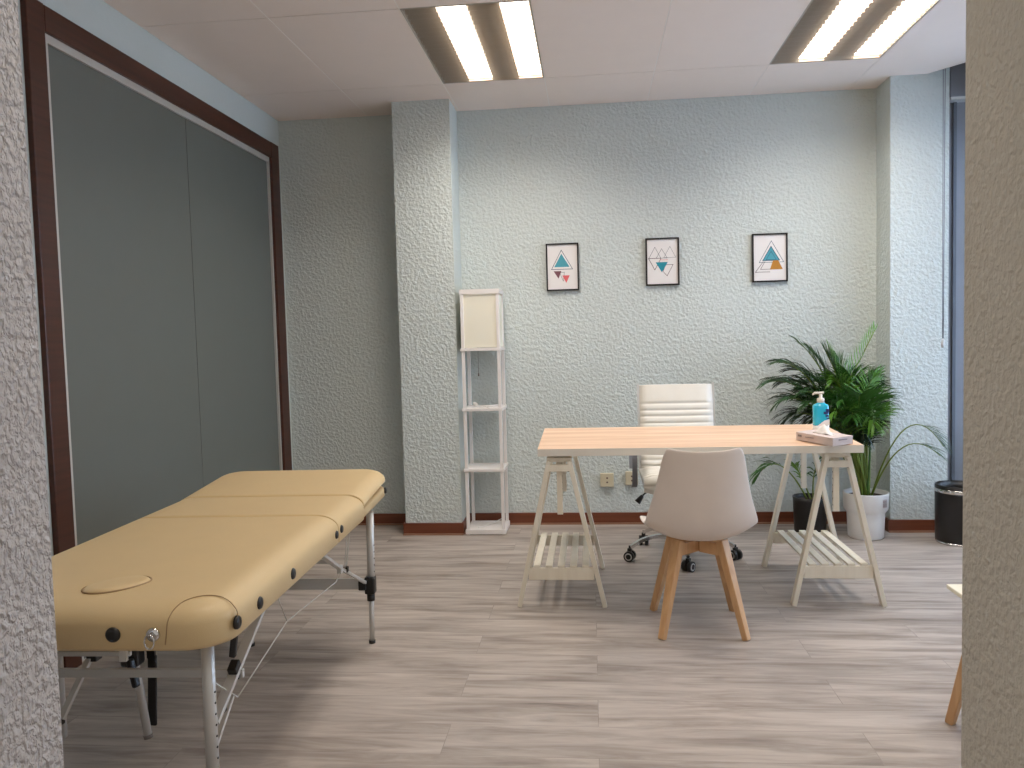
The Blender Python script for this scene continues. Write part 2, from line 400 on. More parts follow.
# ---------------------------------------------------------------- ceiling lights
def ceiling_light(x0, x1, y0, y1, label, pw=1.0):
    t = thing('ceiling_light', ((x0+x1)/2, (y0+y1)/2, H), label, 'ceiling light', group='louvred ceiling lights')
    w, l = x1-x0-.01, y1-y0-.01
    b = B(); D = .07
    for s in (-1, 1):
        box2(b, (s*w/2-.004, -l/2, 0), (s*w/2+.004, l/2, D)); box2(b, (-w/2, s*l/2-.004, 0), (w/2, s*l/2+.004, D))
    box2(b, (-w/2, -l/2, D), (w/2, l/2, D+.01))
    obj('frame', b, M['fin'], t)
    cw = w/4
    for k in range(4):
        xa, xb = -w/2+k*cw, -w/2+(k+1)*cw
        lit = k % 2 == 1
        b = B(); box2(b, (xa+.006, -l/2+.01, .052 if not lit else .016), (xb-.004, l/2-.01, .058 if not lit else .022))
        obj('lit_tube_channel' if lit else 'unlit_tube_channel', b, M['lit'] if lit else M['unlit'], t)
        b = B(); n = 19
        if lit:
            for i in range(n+1):
                yy = -l/2+.008+(l-.016)*i/n; box2(b, (xa+.006, yy-.0008, .002), (xb-.004, yy+.0008, .010))
        else:
            for i in range(n+1):
                yy = -l/2+.008+(l-.016)*i/n; box(b, ((xa+xb)/2, yy, .022), (cw-.012, .002, .044), Euler((R(12), 0, 0)).to_matrix())
        obj('louvre', b, M['fin_lit'] if lit else M['fin'], t)
        if lit:
            ld = bpy.data.lights.new('tube_light', 'AREA'); ld.shape = 'RECTANGLE'; ld.size = cw*.8; ld.size_y = l*.92
            ld.energy = LAMP_W*pw; ld.color = (1, .92, .835); ld.spread = R(142)
            lo = bpy.data.objects.new('tube_light', ld); COL.objects.link(lo); lo.parent = t
            lo.location = ((xa+xb)/2, 0, .0008)
    return t
LAMP_W = 8.6
ceiling_light(-.82, -.232, 3.585, 4.652, 'bright louvred ceiling light above the pilaster, left of the two')
ceiling_light(1.02, 1.615, 3.585, 4.652, 'bright louvred ceiling light cut by the top edge, right of the two')
ceiling_light(-.82, -.232, YF+.002, 2.515, 'louvred ceiling light over the near end of the massage table', .35)
ceiling_light(1.02, 1.615, YF+.002, 2.515, 'louvred ceiling light over the small side table', .6)

# ---------------------------------------------------------------- wall pictures
def picture(x0, x1, z0, z1, art, label):
    t = thing('framed_print', ((x0+x1)/2, YB, z0), label, 'picture', group='framed triangle prints on the back wall')
    w, h = x1-x0, z1-z0; f = .0095
    b = B()
    for s in (-1, 1): box2(b, (s*(w/2-f/2)-f/2, -.022, 0), (s*(w/2-f/2)+f/2, -.004, h))
    box2(b, (-w/2+f, -.022, 0), (w/2-f, -.004, f)); box2(b, (-w/2+f, -.022, h-f), (w/2-f, -.004, h))
    obj('frame', b, M['black_frame'], t)
    b = B(); box2(b, (-w/2+f, -.014, f), (w/2-f, -.006, h-f)); obj('paper', b, M['paper'], t)
    b = B(); mats = []
    def mid(m):
        if m not in mats: mats.append(m)
        return mats.index(m)
    # art coordinates: u 0..1 across the paper, v 0..1 downwards
    def P2(u, v, lay): return Vector((-w/2+f + u*(w-2*f), -.0142-.0001*lay, h-f - v*(h-2*f)))
    for lay, (kind, pts, m, th) in enumerate(art):
        q = [P2(u, v, lay+1) for u, v in pts]; i = mid(m)
        if kind == 'fill':
            fc = b.faces.new([b.verts.new(p) for p in q]); fc.material_index = i
        else:
            n = len(q); th = th*1.55
            for k in range(n if kind == 'line' else n-1):
                p1, p2 = q[k], q[(k+1) % n]; dd = (p2-p1).normalized(); nn = Vector((-dd.z, 0, dd.x))*th/2
                e = dd*th/2
                fc = b.faces.new([b.verts.new(v) for v in (p1-e-nn, p2+e-nn, p2+e+nn, p1-e+nn)]); fc.material_index = i
    obj('artwork', b, [M[m] for m in mats], t)
    return t
picture(-.277, -.066, 1.536, 1.842, [
    ('line', [(.47, .12), (.84, .55), (.13, .55)], 'navy', .0022), ('fill', [(.47, .20), (.74, .50), (.22, .50)], 'teal', 0),
    ('line', [(.40, .62), (.56, .62), (.52, .82)], 'ink', .0015),
    ('fill', [(.20, .59), (.46, .59), (.36, .76)], 'plum', 0), ('fill', [(.49, .69), (.74, .69), (.62, .86)], 'coral', 0)],
    'black framed print with one large teal triangle over plum and coral ones')
picture(.362, .574, 1.549, 1.852, [
    ('line', [(.26, .17), (.45, .42), (.06, .42)], 'ink', .0015), ('line', [(.48, .21), (.66, .42), (.30, .42)], 'ink', .0015),
    ('line', [(.75, .16), (.94, .41), (.55, .41)], 'ink', .0012),
    ('line', [(.05, .42), (.46, .42), (.25, .68)], 'darkink', .0022), ('line', [(.60, .57), (.85, .57), (.65, .82), (.52, .72)], 'darkink', .0018),
    ('fill', [(.28, .51), (.68, .51), (.48, .74)], 'teal2', 0), ('open', [(.42, .46), (.68, .46)], 'coral', .0014)],
    'black framed print of grey outline triangles around one inverted teal triangle')
picture(1.029, 1.247, 1.549, 1.854, [
    ('line', [(.55, .13), (.93, .60), (.17, .60)], 'navy', .0018), ('fill', [(.54, .25), (.82, .56), (.28, .56)], 'teal', 0),
    ('line', [(.54, .25), (.80, .56), (.28, .56)], 'navy', .0025), ('line', [(.54, .36), (.70, .54), (.39, .54)], 'navy', .0015),
    ('open', [(.30, .58), (.05, .81), (.50, .81)], 'darkink', .0018), ('open', [(.35, .58), (.21, .75), (.52, .75)], 'darkink', .0018),
    ('fill', [(.60, .56), (.76, .56), (.90, .76), (.50, .76)], 'ochre', 0)],
    'black framed print of teal and navy triangles with an ochre one')

# ---------------------------------------------------------------- wall sockets
def socket(x, z, w, label):
    t = thing('wall_socket', (x, YB, z), label, 'socket')
    b = B(); box2(b, (-w/2, -.03, 0), (w/2, .0, .088), bev=.004); obj('cover_plate', b, M['socket'], t)
    b = B()
    for dz in (.03, .058):
        lathe_pts = 16
        for k in range(1): tube(b, [(0, -.0315, dz), (0, -.029, dz)], .006, 12)
    obj('socket_hole', b, M['darkink'], t)
socket(.089, .25, .088, 'ivory double wall socket left of the office chair')
socket(.249, .26, .08, 'ivory wall socket half hidden behind the office chair armrest')

# ---------------------------------------------------------------- shelf lamp
def shelf_lamp():
    t = thing('floor_lamp', (-.683, 5.045, 0), 'tall white square shelf lamp with cream shade beside the pilaster', 'floor lamp')
    W, Dp, HH = .244, .244, 1.545; p = .02
    for sx in (-1, 1):
        for sy in (-1, 1):
            b = B(); box(b, (sx*(W/2-p/2), sy*(Dp/2-p/2), HH/2), (p, p, HH-.002), bev=.0015); obj('post', b, M['lamp_wood'], t)
    for z, n in ((.02, 'shelf'), (.412, 'shelf'), (.795, 'shelf'), (1.172, 'shelf')):
        b = B(); e = .012; box(b, (0, 0, z), (W+e, Dp+e, .018 if z > .1 else .03), bev=.0015); obj(n, b, M['lamp_wood'], t)
    b = B(); tt = .02
    for s in (-1, 1):
        box(b, (s*(W/2-tt/2+.003), 0, HH-.012), (tt, Dp+.006, .028)); box(b, (0, s*(Dp/2-tt/2+.003), HH-.012), (W-2*tt+.006, tt, .028))
    obj('top_rim', b, M['lamp_wood'], t)
    b = B(); a = W/2-.008
    for s in (-1, 1):
        box2(b, (s*a-.001, -a, 1.185), (s*a+.001, a, HH-.03)); box2(b, (-a, s*a-.001, 1.185), (a, s*a+.001, HH-.03))
    obj('lamp_shade', b, M['cream'], t)
    b = B(); box(b, (0, 0, 1.30), (W-.03, .02, .006)); tube(b, [(0, 0, 1.3), (0, 0, 1.36)], .018, 16); obj('bulb_holder', b, M['lamp_wood'], t)
    b = B(); tube(b, [(-.03, -.03, 1.30), (-.03, -.03, 1.02)], .0012, 6); lathe(b, [(0, 0), (.005, .004), (.004, .018), (0, .024)], 12, (-.03, -.03, 1.0)); obj('pull_chain', b, M['rubber'], t)
    return t
shelf_lamp()
def spline(pts, n=8):
    pts = [Vector(p) for p in pts]; P = [pts[0]]+pts+[pts[-1]]; out = []
    for i in range(1, len(P)-2):
        for k in range(n):
            s = k/n; a, b_, c, d_ = P[i-1], P[i], P[i+1], P[i+2]
            out.append(.5*((2*b_)+(-a+c)*s+(2*a-5*b_+4*c-d_)*s*s+(-a+3*b_-3*c+d_)*s**3))
    out.append(pts[-1]); return out
t = thing('power_cord', (-.676, 5.045, .805), 'white power cord with plug lying on the lamp\'s upper shelf', 'cord')
b = B(); tube(b, spline([(-.05, -.05, .012), (-.02, -.08, .006), (.02, -.11, .005), (.06, -.125, -.01), (.09, -.126, -.008), (.105, -.10, .006), (.085, -.04, .006), (.03, -.06, .005), (-.01, -.03, .005), (.07, .05, .005)]), .0035, 8); obj('cable', b, M['cord'], t)
b = B(); tube(b, [(-.048, -.052, .013), (-.062, -.03, .018), (-.075, -.012, .022)], [.006, .012, .010], 12); obj('plug', b, M['cord'], t)
t = thing('power_cord', (-.676, 5.045, .036), 'white cord running over the lamp\'s bottom shelf', 'cord')
b = B(); tube(b, spline([(-.06, -.08, .004), (-.02, -.04, .004), (.0, .0, .006), (.05, .03, .02), (.098, .02, .045)]), .003, 8); obj('cable', b, M['cord'], t)

# ---------------------------------------------------------------- trestles
def trestle(x, y, label):
    t = thing('desk_trestle', (x, y, 0), label, 'trestle', group='white wooden A-frame trestles under the desk')
    m = M['trestle']
    for sy in (-1, 1):
        for sx in (-1, 1):
            b = B(); beam(b, (sx*.196, sy*.305, .0), (sx*.046, sy*.290, .675), .040, .021, up=(1, 0, 0), bev=.002)
            obj('leg', b, m, t)
        b = B(); box(b, (0, sy*.300, .641), (.118, .022, .030), bev=.002); obj('cross_bar', b, m, t)
        # height rod with peg holes
        b = B(); box(b, (0, sy*.272, .548), (.026, .020, .252), bev=.0015)
        for k in range(6): tube(b, [(-.0135, sy*.272, .45+k*.03), (.0135, sy*.272, .45+k*.03)], .0035, 8, mi=1)
        obj('height_rod', b, [m, M['rubber']], t)
        b = B(); tube(b, [(.04, sy*.30, .628), (.064, sy*.30, .628)], .005, 8); obj('peg', b, M['black'], t)
        b = B(); box(b, (0, sy*.302, .152), (.300, .018, .056), bev=.002); tube(b, [(0, sy*.302-sy*-.0095, .155), (0, sy*.302+sy*.0095, .155)], .004, 8, mi=1)
        obj('shelf_rail', b, [m, M['rubber']], t)
    sl = Euler((math.atan2(.024, .615), 0, 0)).to_matrix()
    b = B(); box(b, (0, 0, .690), (.112, .60, .020), sl, bev=.002); box(b, (0, 0, .665), (.03, .56, .035), sl); obj('top_beam', b, m, t)
    for k in range(5):
        b = B(); box(b, (-.112+k*.056, 0, .186), (.032, .62, .012), bev=.0015); obj('shelf_slat', b, m, t)
    return t
trestle(-.155, 3.905, 'white trestle under the left end of the desk')
trestle(1.084, 3.945, 'white trestle under the right end of the desk near the palm')

# ---------------------------------------------------------------- desk top
b = B(); n0 = None
box(b, (0, 0, 0), (1.425, .615, .034), bev=.0012)
for f in b.faces:
    if f.normal.z > .9: f.material_index = 1
ang = math.atan2(.024, .615)
desk = thing('desk', (.462, 3.8825, .728), 'long pale oak desk top with white edges lying on two trestles', 'desk'); obj('tabletop', b, [M['edge_white'], M['oak_top']], desk)
desk.rotation_euler = (ang, 0, R(.15))
def ztop(y): return .745+(y-3.8825)*math.tan(ang)

# hand sanitizer bottle
t = thing('pump_bottle', (1.083, 3.90, ztop(3.90)), 'clear pump bottle of blue hand gel behind the tissue box', 'bottle')
def rrect(w, d, r, n=5):
    out = []
    for cx, cy, a0 in ((w/2-r, d/2-r, 0), (-w/2+r, d/2-r, 90), (-w/2+r, -d/2+r, 180), (w/2-r, -d/2+r, 270)):
        for k in range(n+1):
            a = R(a0+90*k/n); out.append((cx+r*math.cos(a), cy+r*math.sin(a)))
    return out
def loft(bm, secs, mi=0, smooth=True, cap=True):
    rings = [[bm.verts.new(p) for p in s] for s in secs]; n = len(rings[0])
    for a, c in zip(rings, rings[1:]):
        for k in range(n):
            f = bm.faces.new((a[k], a[(k+1) % n], c[(k+1) % n], c[k])); f.smooth = smooth; f.material_index = mi
    if cap:
        bm.faces.new(rings[0][::-1]).material_index = mi; bm.faces.new(rings[-1]).material_index = mi
def bsec(w, d, z): return [(x, y, z) for x, y in rrect(w, d, min(w, d)*.35)]
b = B(); loft(b, [bsec(.066, .044, 0), bsec(.070, .048, .004), bsec(.070, .048, .128), bsec(.066, .044, .136), bsec(.036, .034, .145), bsec(.030, .030, .148)]); obj('bottle_body', b, M['blue_gel'], t)
b = B(); loft(b, [bsec(.0712, .0492, .004), bsec(.0712, .0492, .040)]); prism2 = None
fc = b.faces.new([b.verts.new(p) for p in ((-.02, -.0249, .04), (.034, -.0249, .04), (.034, -.0249, .070), (.01, -.0249, .064))])
obj('label', b, M['label_white'], t)
b = B()
for (dx, dz, ww, hh) in ((.024, .112, .016, .014), (.018, .100, .022, .012), (.022, .086, .014, .010), (.026, .074, .012, .006)):
    box(b, (dx, -.0247, dz), (ww, .0012, hh), bev=.0004)
obj('print', b, M['blue_print'], t)
b = B(); lathe(b, [(.0, .148), (.017, .148), (.017, .166), (.012, .170), (.008, .172), (.008, .190), (0, .190)], 20)
box(b, (-.008, 0, .194), (.046, .016, .010), bev=.003); beam(b, (-.026, 0, .194), (-.038, 0, .186), .010, .008, bev=.002); obj('pump', b, M['white'], t)

# tissue box
t = thing('tissue_box', (1.028, 3.655, ztop(3.655)+.0006), 'low pinkish grey tissue box on the right end of the desk', 'tissue box', rz=R(-62))
t.rotation_euler = (0, 0, R(-60))
b = B(); box(b, (0, 0, .021), (.215, .118, .036), Euler((R(1.4), R(1.9), 0)).to_matrix(), bev=.001); obj('carton', b, M['tissue_box'], t)
b = B(); box(b, (-.083, -.0605, .026), (.022, .001, .009)); obj('printed_mark', b, M['print'], t)
b = B(); box(b, (-.025, -.0605, .023), (.05, .001, .003)); obj('printed_line', b, M['print'], t)
b = B(); box(b, (.1085, -.0, .024), (.001, .05, .004)); obj('printed_line', b, M['print'], t)
b = B()
prof = []
for k in range(14):
    a = 2*PI*k/14; prof.append(a)
secs = []
for (rr, z) in ((.042, .040), (.030, .046), (.022, .056), (.015, .066), (.004, .078)):
    secs.append([(math.cos(a)*rr*1.3*(1+.25*math.sin(3*a+z*60)), math.sin(a)*rr*.55*(1+.25*math.cos(4*a+z*80)), z+.004*math.sin(5*a)) for a in prof])
loft(b, secs); obj('tissue', b, M['tissue'], t)

# ---------------------------------------------------------------- shell chair
def shell_chair(x, y, label):
    t = thing('shell_chair', (x, y, 0), label, 'chair')
    rows = [  # y, z centre, half width, edge dy, edge dz
        (.205, .395, .200, -.03, .020), (.19, .412, .222, -.02, .018), (.10, .408, .238, -.005, .040), (0, .392, .238, 0, .062), (-.09, .385, .232, .0, .075),
        (-.155, .402, .226, .02, .075), (-.195, .455, .222, .055, .045), (-.215, .53, .207, .065, .012), (-.232, .61, .188, .062, .0),
        (-.250, .70, .170, .050, .003), (-.262, .758, .157, .038, .010), (-.266, .780, .141, .030, .014)]
    b = B(); N = 12; grid = []
    for (yy, zz, hw, dy, dz) in rows:
        row = []
        for k in range(N+1):
            u = -1+2*k/N; e = abs(u)**2.4
            row.append(b.verts.new((u*hw, yy+dy*e, zz+dz*e)))
        grid.append(row)
    for i in range(len(grid)-1):
        for k in range(N): b.faces.new((grid[i][k], grid[i][k+1], grid[i+1][k+1], grid[i+1][k]))
    obj('shell', b, M['shell'], t, smooth=True, solid=.009, subsurf=2)
    b = B(); secs = []
    for (z, s) in ((.400, .80), (.425, .95), (.445, .97), (.452, .86)):
        secs.append([(px*s, py*s+.03, z+.00*0) for px, py in rrect(.40, .36, .12)])
    loft(b, secs); obj('seat_cushion', b, M['leather_white'], t, subsurf=1)
    for sx in (-1, 1):
        for sy in (-1, 1):
            b = B(); fx, fy = (.168 if sy < 0 else .176), .175
            top = Vector((sx*.088, sy*.085, .385)); foot = Vector((sx*fx, sy*fy, 0))
            beam(b, foot, top, .028, .026, up=(sx, sy*.9, 0), bev=.004, w2=.048, d2=.034)
            obj('leg', b, M['oak'], t)
    b = B()
    beam(b, (-.105, -.10, .345), (.105, .10, .345), .026, .050, bev=.003); obj('cross_brace', b, M['oak'], t)
    b = B(); beam(b, (-.105, .10, .344), (-.012, .012, .344), .026, .050, bev=.003); beam(b, (.012, -.012, .344), (.105, -.10, .344), .026, .050, bev=.003); obj('cross_brace', b, M['oak'], t)
    b = B(); lathe(b, [(0, .366), (.03, .366), (.03, .380), (0, .384)], 20); obj('seat_mount', b, M['black'], t)
    return t
shell_chair(.432, 3.385, 'white plastic shell chair with beech legs seen from behind, before the desk')

# ---------------------------------------------------------------- office chair
def office_chair():
    t = thing('office_chair', (.472, 4.45, 0), 'white ribbed leather office chair on casters behind the desk', 'office chair')
    # backrest: profile in y/z, extruded ribs
    def slab(path, half, thick, ribs, name, mat):
        b = B(); pts = spline(path, 26); cum = 0; rows = []
        for i, p in enumerate(pts):
            if i: cum += (p-pts[i-1]).length
            tdir = (pts[min(i+1, len(pts)-1)]-pts[max(i-1, 0)]).normalized(); nrm = Vector((0, -tdir.z, tdir.y))
            g = 0
            for r_ in ribs:
                g = max(g, math.exp(-((cum-r_)/.006)**2))
            th = thick*(1-.55*g); fr = min(cum, 1)
            row = []
            M_ = 10
            ring = []
            for k in range(M_+1):
                u = -1+2*k/M_; e = (1-abs(u)**8)**.5 if abs(u) < 1 else 0
                ring.append(p+nrm*th/2*(e*.9+.1)+Vector((u*half, 0, 0)))
            for k in range(M_, -1, -1):
                u = -1+2*k/M_; e = (1-abs(u)**8)**.5 if abs(u) < 1 else 0
                ring.append(p-nrm*th/2*(e*.9+.1)+Vector((u*half, 0, 0)))
            rows.append(ring)
        loft(b, rows); return obj(name, b, mat, t)
    slab([(.02, .225, .45), (.02, .245, .56), (.02, .262, .68), (.02, .285, .80), (.02, .315, .938)], .212, .030, [.02, .055, .09, .125, .16, .195, .23, .27, .31, .345, .385], 'backrest', M['leather_white'])
    slab([(.02, -.225, .405), (.02, -.245, .435), (.02, -.215, .468), (.02, -.10, .472), (.02, .05, .458), (.02, .20, .452)], .226, .040, [.04, .10, .155, .21, .265, .32, .375, .43], 'seat', M['leather_white'])
    for s in (-1, 1):
        b = B(); x = .02+s*.218
        beam(b, (x, .24, .44), (x, .32, .945), .012, .018, up=(0, 1, 0)); beam(b, (x, -.22, .43), (x, .24, .44), .012, .03)
        obj('side_rail', b, M['alu'], t)
        b = B(); x = .02+s*.268
        P_ = spline([(x, .20, .46), (x, .22, .60), (x, .15, .655), (x, -.05, .655), (x, -.13, .62), (x, -.14, .52), (x, -.10, .42), (x, .0, .40)], 6)
        for p, q in zip(P_, P_[1:]): beam(b, p, q+(q-p)*.15, .028, .010, up=(0, q.z-p.z+.001, -(q.y-p.y)))
        o = obj('armrest', b, M['mid_grey'], t)
        b = B(); box(b, (x, .04, .668), (.045, .24, .018), bev=.006); obj('arm_pad', b, M['leather_white'], o)
    b = B(); box(b, (.02, .0, .425), (.30, .28, .035), bev=.006); box(b, (.02, 0, .40), (.16, .2, .03), bev=.005); obj('mechanism', b, M['mid_grey'], t)
    b = B(); tube(b, spline([(-.06, -.05, .405), (-.16, -.06, .385), (-.205, -.07, .355)]), .005, 8); tube(b, [(-.205, -.07, .355), (-.235, -.075, .318)], [.010, .018], 10, mi=1); obj('height_lever', b, [M['black'], M['black']], t)
    b = B(); lathe(b, [(0, .10), (.025, .10), (.025, .25), (.016, .25), (.016, .40), (0, .40)], 20); obj('gas_column', b, M['chrome'], t)
    b = B(); lathe(b, [(0, .085), (.04, .085), (.045, .10), (.04, .13), (0, .135)], 24)
    obj('hub', b, M['chrome'], t)
    for k in range(5):
        a = R(-88+72*k); cx, cy = math.cos(a), math.sin(a)
        b = B(); path = spline([(0.02*cx, .02*cy, .115), (.12*cx, .12*cy, .125), (.22*cx, .22*cy, .11), (.295*cx, .295*cy, .075)], 5)
        for i, (p, q) in enumerate(zip(path, path[1:])): beam(b, p, q+(q-p)*.1, .030-.0009*i, .018)
        obj('base_arm', b, M['chrome'], t)
        b = B(); e = Vector((.30*cx, .30*cy, 0)); ph = a+R(50); ax = Vector((math.cos(ph), math.sin(ph), 0))
        box(b, e+Vector((0, 0, .056)), (.022, .022, .03), Euler((0, 0, ph)).to_matrix(), bev=.003); tube(b, [e+Vector((0, 0, .05)), e+Vector((0, 0, .085))], .006, 8)
        c = obj('caster', b, M['black'], t)
        for s in (-1, 1):
            b = B(); p = e+ax*s*.017+Vector((0, 0, .028)); 
            tube(b, [p-ax*.010*1, p+ax*.010], .028, 24); tube(b, [p+ax*s*.0095, p+ax*s*.0112], .020, 24, mi=1); tube(b, [p+ax*s*.0105, p+ax*s*.0122], .014, 24)
            obj('wheel', b, [M['black'], M['alu']], c)
    return t
office_chair()

# ---------------------------------------------------------------- massage table
TH = R(2.0)
mt = thing('massage_table', (-1.222, 2.50, 0), 'tan padded folding massage table on aluminium legs along the left wall', 'massage table', rz=TH)
def pad(name, v0, v1, z0, z1, half, rc, near_round=False, far_round=False, slope=0, r=.045):
    """rounded cushion; rc = plan corner radius at rounded ends"""
    def outline(inset):
        pts = []; w = half-inset; a0, a1 = v0+(inset if near_round else .0+inset*.12), v1-(inset if far_round else inset*.12)
        def corner(cx, cy, a, rad, n=8):
            for k in range(n+1):
                t_ = R(a+90*k/n); pts.append((cx+rad*math.cos(t_), cy+rad*math.sin(t_)))
        rn = max(rc-inset, .02) if near_round else .004; rf = max(rc-inset, .02) if far_round else .004
        corner(w-rf, a1-rf, 0, rf); corner(-w+rf, a1-rf, 90, rf); corner(-w+rn, a0+rn, 180, rn); corner(w-rn, a0+rn, 270, rn)
        return pts
    b = B(); secs = []
    seq = [(.012, z0), (.0, z0+.012)]
    n = 7
    zc = z1-r
    seq.append((0, zc))
    for k in range(1, n+1):
        a = PI/2*k/n; seq.append((r*1.7*(1-math.cos(a)), zc+r*math.sin(a)))
    seq.append((.16, z1+.002)); 
    for ins, z in seq:
        secs.append([(x, y, z+slope*(y-v0)*(1 if z > z0+.02 else 1)) for x, y in outline(ins)])
    loft(b, secs); return obj(name, b, M['leather_tan'], mt, subsurf=0)
pad('near_cushion', -.85, .062, .556, .660, .367, .11, near_round=True)
pad('middle_cushion', .066, .405, .556, .660, .367, .11)
pad('far_base', .409, .885, .556, .604, .360, .11, far_round=True, r=.012, slope=.03)
pad('head_cushion', .411, .875, .606, .660, .367, .11, far_round=True, slope=.075, r=.04)
# face hole plug: a pointed oval
def surf(u, v):
    """height of near cushion surface at local u,v (right/near rounding)"""
    r = .045; d = max(min(.367-u, v+.85), 0)
    k = min(d/(r*1.7), 1); a = math.acos(1-k); return .660-r+r*math.sin(a)
def lens(a, s): return (.033+math.cos(a)*.068*s, -.690+.024*math.cos(a)*s+(abs(math.sin(a))**1.2)*(1 if math.sin(a) > 0 else -1)*.062*s)
b = B(); secs = []
for (sc_, z) in ((1.0, .6595), (1.0, .6615), (.92, .6665), (.75, .669), (.3, .6695)):
    secs.append([(*lens(2*PI*k/36, sc_), z) for k in range(36)])
loft(b, secs); fh = obj('face_hole_plug', b, M['leather_tan'], mt)
b = B(); tube(b, [(*lens(2*PI*k/36, 1.02), .6622) for k in range(37)], .0022, 6, caps=False); obj('piping', b, M['seam_tan'], fh)
# corner reinforcement seam (near right)
pts = [(.232, -.8512, .575), (.236, -.8518, .60), (.2375, -.8515, .614), (.2385, -.850, .6235), (.239, -.847, surf(.239, -.847)+.0012)] + [(u_, v_, surf(u_, v_)+.0006) for u_, v_ in ((.240, -.843), (.245, -.825), (.256, -.800), (.275, -.780), (.300, -.768), (.325, -.765), (.345, -.768), (.358, -.772))] + [(.3675, -.776, .625), (.3685, -.776, .605)]
b = B(); tube(b, spline(pts, 4), .0012, 6); obj('corner_seam', b, M['seam_tan'], mt)
# side knobs
def knob(p, nrm, r=.014, name='knob', mat='black'):
    p, nrm = Vector(p), Vector(nrm); b = B(); tube(b, [p-nrm*.004, p+nrm*.001, p+nrm*.005, p+nrm*.0065], [r*1.15, r*1.15, r*.95, r*.5], 18); return obj(name, b, M[mat], mt)
for v in (-.775, -.64, -.395): knob((.367, v, .598), (1, 0, 0))
knob((.367, .035, .60), (1, 0, 0), .012); knob((.367, .095, .605), (1, 0, 0), .012)
knob((.360, .80, .600), (1, 0, 0), .012)
for u in (-.30, .112): knob((u, -.852, .598), (0, -1, 0), .015)
k = knob((.205, -.852, .598), (0, -1, 0), .014, 'ring_plate', 'chrome')
b = B(); tube(b, [(.205+.011*math.cos(2*PI*i/20), -.869, .588+.016*math.sin(2*PI*i/20)) for i in range(21)], .002, 6, caps=False); obj('d_ring', b, M['chrome'], mt)
# under-frame of the deck
b = B()
for s in (-1, 1): box2(b, (s*.27-.012, -.72, .535), (s*.27+.012, .74, .556))
for v in (-.72, -.02, .05, .74): box2(b, (-.28, v-.012, .538), (.28, v+.012, .556))
obj('deck_frame', b, M['alu_white'], mt)
def leg(u, v, tu=None, tv=None, holes=True):
    tu = u if tu is None else tu; tv = v if tv is None else tv
    b = B(); f = Vector((u, v, 0)); t_ = Vector((tu, tv, .545)); mid = f.lerp(t_, .40)
    tube(b, [mid, t_], .0155, 20)
    if holes:
        for k in range(7):
            p = f.lerp(t_, .45+.05*k); tube(b, [p+Vector((.0145, -.003, 0)), p+Vector((.0162, -.003, 0))], .003, 8, mi=1)
    o = obj('leg', b, [M['alu'], M['black']], mt)
    b = B(); tube(b, [f+Vector((0, 0, .006)), f.lerp(t_, .46)], .0105, 16); obj('extension_tube', b, M['alu'], o)
    b = B(); tube(b, [f, f.lerp(t_, .022)], .0135, 16); obj('foot_cap', b, M['black'], o)
    return o
o = leg(.323, .628, .333, .628)
b = B(); box(b, (.326, .622, .245), (.042, .042, .07), bev=.006); tube(b, [(.326, .624, .18), (.326, .624, .212)], .016, 14); box(b, (.298, .60, .25), (.03, .02, .04), bev=.004); obj('clamp', b, M['black'], o)
leg(-.175, .60)
leg(.264, -.72, .266, -.72)
# struts: flat crossbars between legs
def bar(name, p, q, w, d, mat, up=(0, 0, 1), parent=mt):
    b = B(); beam(b, p, q, w, d, up=up, bev=.001); return obj(name, b, M[mat], parent)
bar('crossbar', (-.17, .622, .25), (.305, .622, .25), .012, .045, 'alu')
bar('crossbar', (-.30, .74, .31), (.12, .74, .31), .010, .018, 'alu')
bar('crossbar', (-.25, -.575, .392), (.29, -.575, .392), .012, .022, 'alu')
bar('crossbar', (-.31, -.66, .478), (.04, -.66, .478), .010, .012, 'alu')
# knee braces on the right side
def l(x, y, z):   # world -> table local
    v = Matrix.Rotation(-TH, 4, 'Z') @ Vector((x+1.222, y-2.50, 0)); return (v.x, v.y, z)
x = -.93
bar('brace', l(x, 2.14, .53), l(x, 1.80, .325), .012, .026, 'alu', (1, 0, 0))
bar('brace', l(x-.012, 1.925, .335), l(x-.012, 1.80, .235), .010, .014, 'alu_white', (1, 0, 0))
b = B(); box(b, l(x, 1.925, .405), (.024, .034, .04), Euler((R(30), 0, 0)).to_matrix(), bev=.003); obj('brace_collar', b, M['black'], mt)
b = B(); box(b, l(x, 1.845, .338), (.018, .022, .016), bev=.002); obj('brace_lock', b, M['black'], mt)
bar('brace', l(x, 2.56, .54), l(x, 2.79, .415), .012, .020, 'alu_white', (1, 0, 0))
bar('brace', l(x, 2.79, .415), l(x, 3.10, .265), .012, .012, 'alu_white', (1, 0, 0))
b = B(); box(b, l(x, 2.79, .412), (.018, .024, .03), bev=.003); obj('brace_lock', b, M['alu'], mt)
b = B(); box(b, l(x, 2.86, .390), (.018, .024, .02), bev=.003); obj('cable_stop', b, M['black'], mt)
x = -1.50
bar('brace', l(x, 2.14, .53), l(x, 1.80, .325), .012, .026, 'alu', (1, 0, 0))
b = B(); box(b, l(x, 1.925, .405), (.024, .034, .04), Euler((R(30), 0, 0)).to_matrix(), bev=.003); obj('brace_collar', b, M['black'], mt)
bar('brace', l(-1.37, 2.10, .50), l(-1.42, 1.93, .26), .012, .016, 'alu_white', (1, 0, 0))
b = B(); box(b, l(-1.385, 2.03, .40), (.03, .03, .04), bev=.003); obj('brace_collar', b, M['black'], mt)
b = B(); box(b, l(-1.43, 1.93, .255), (.03, .02, .02), bev=.003); obj('end_cap', b, M['black'], mt)
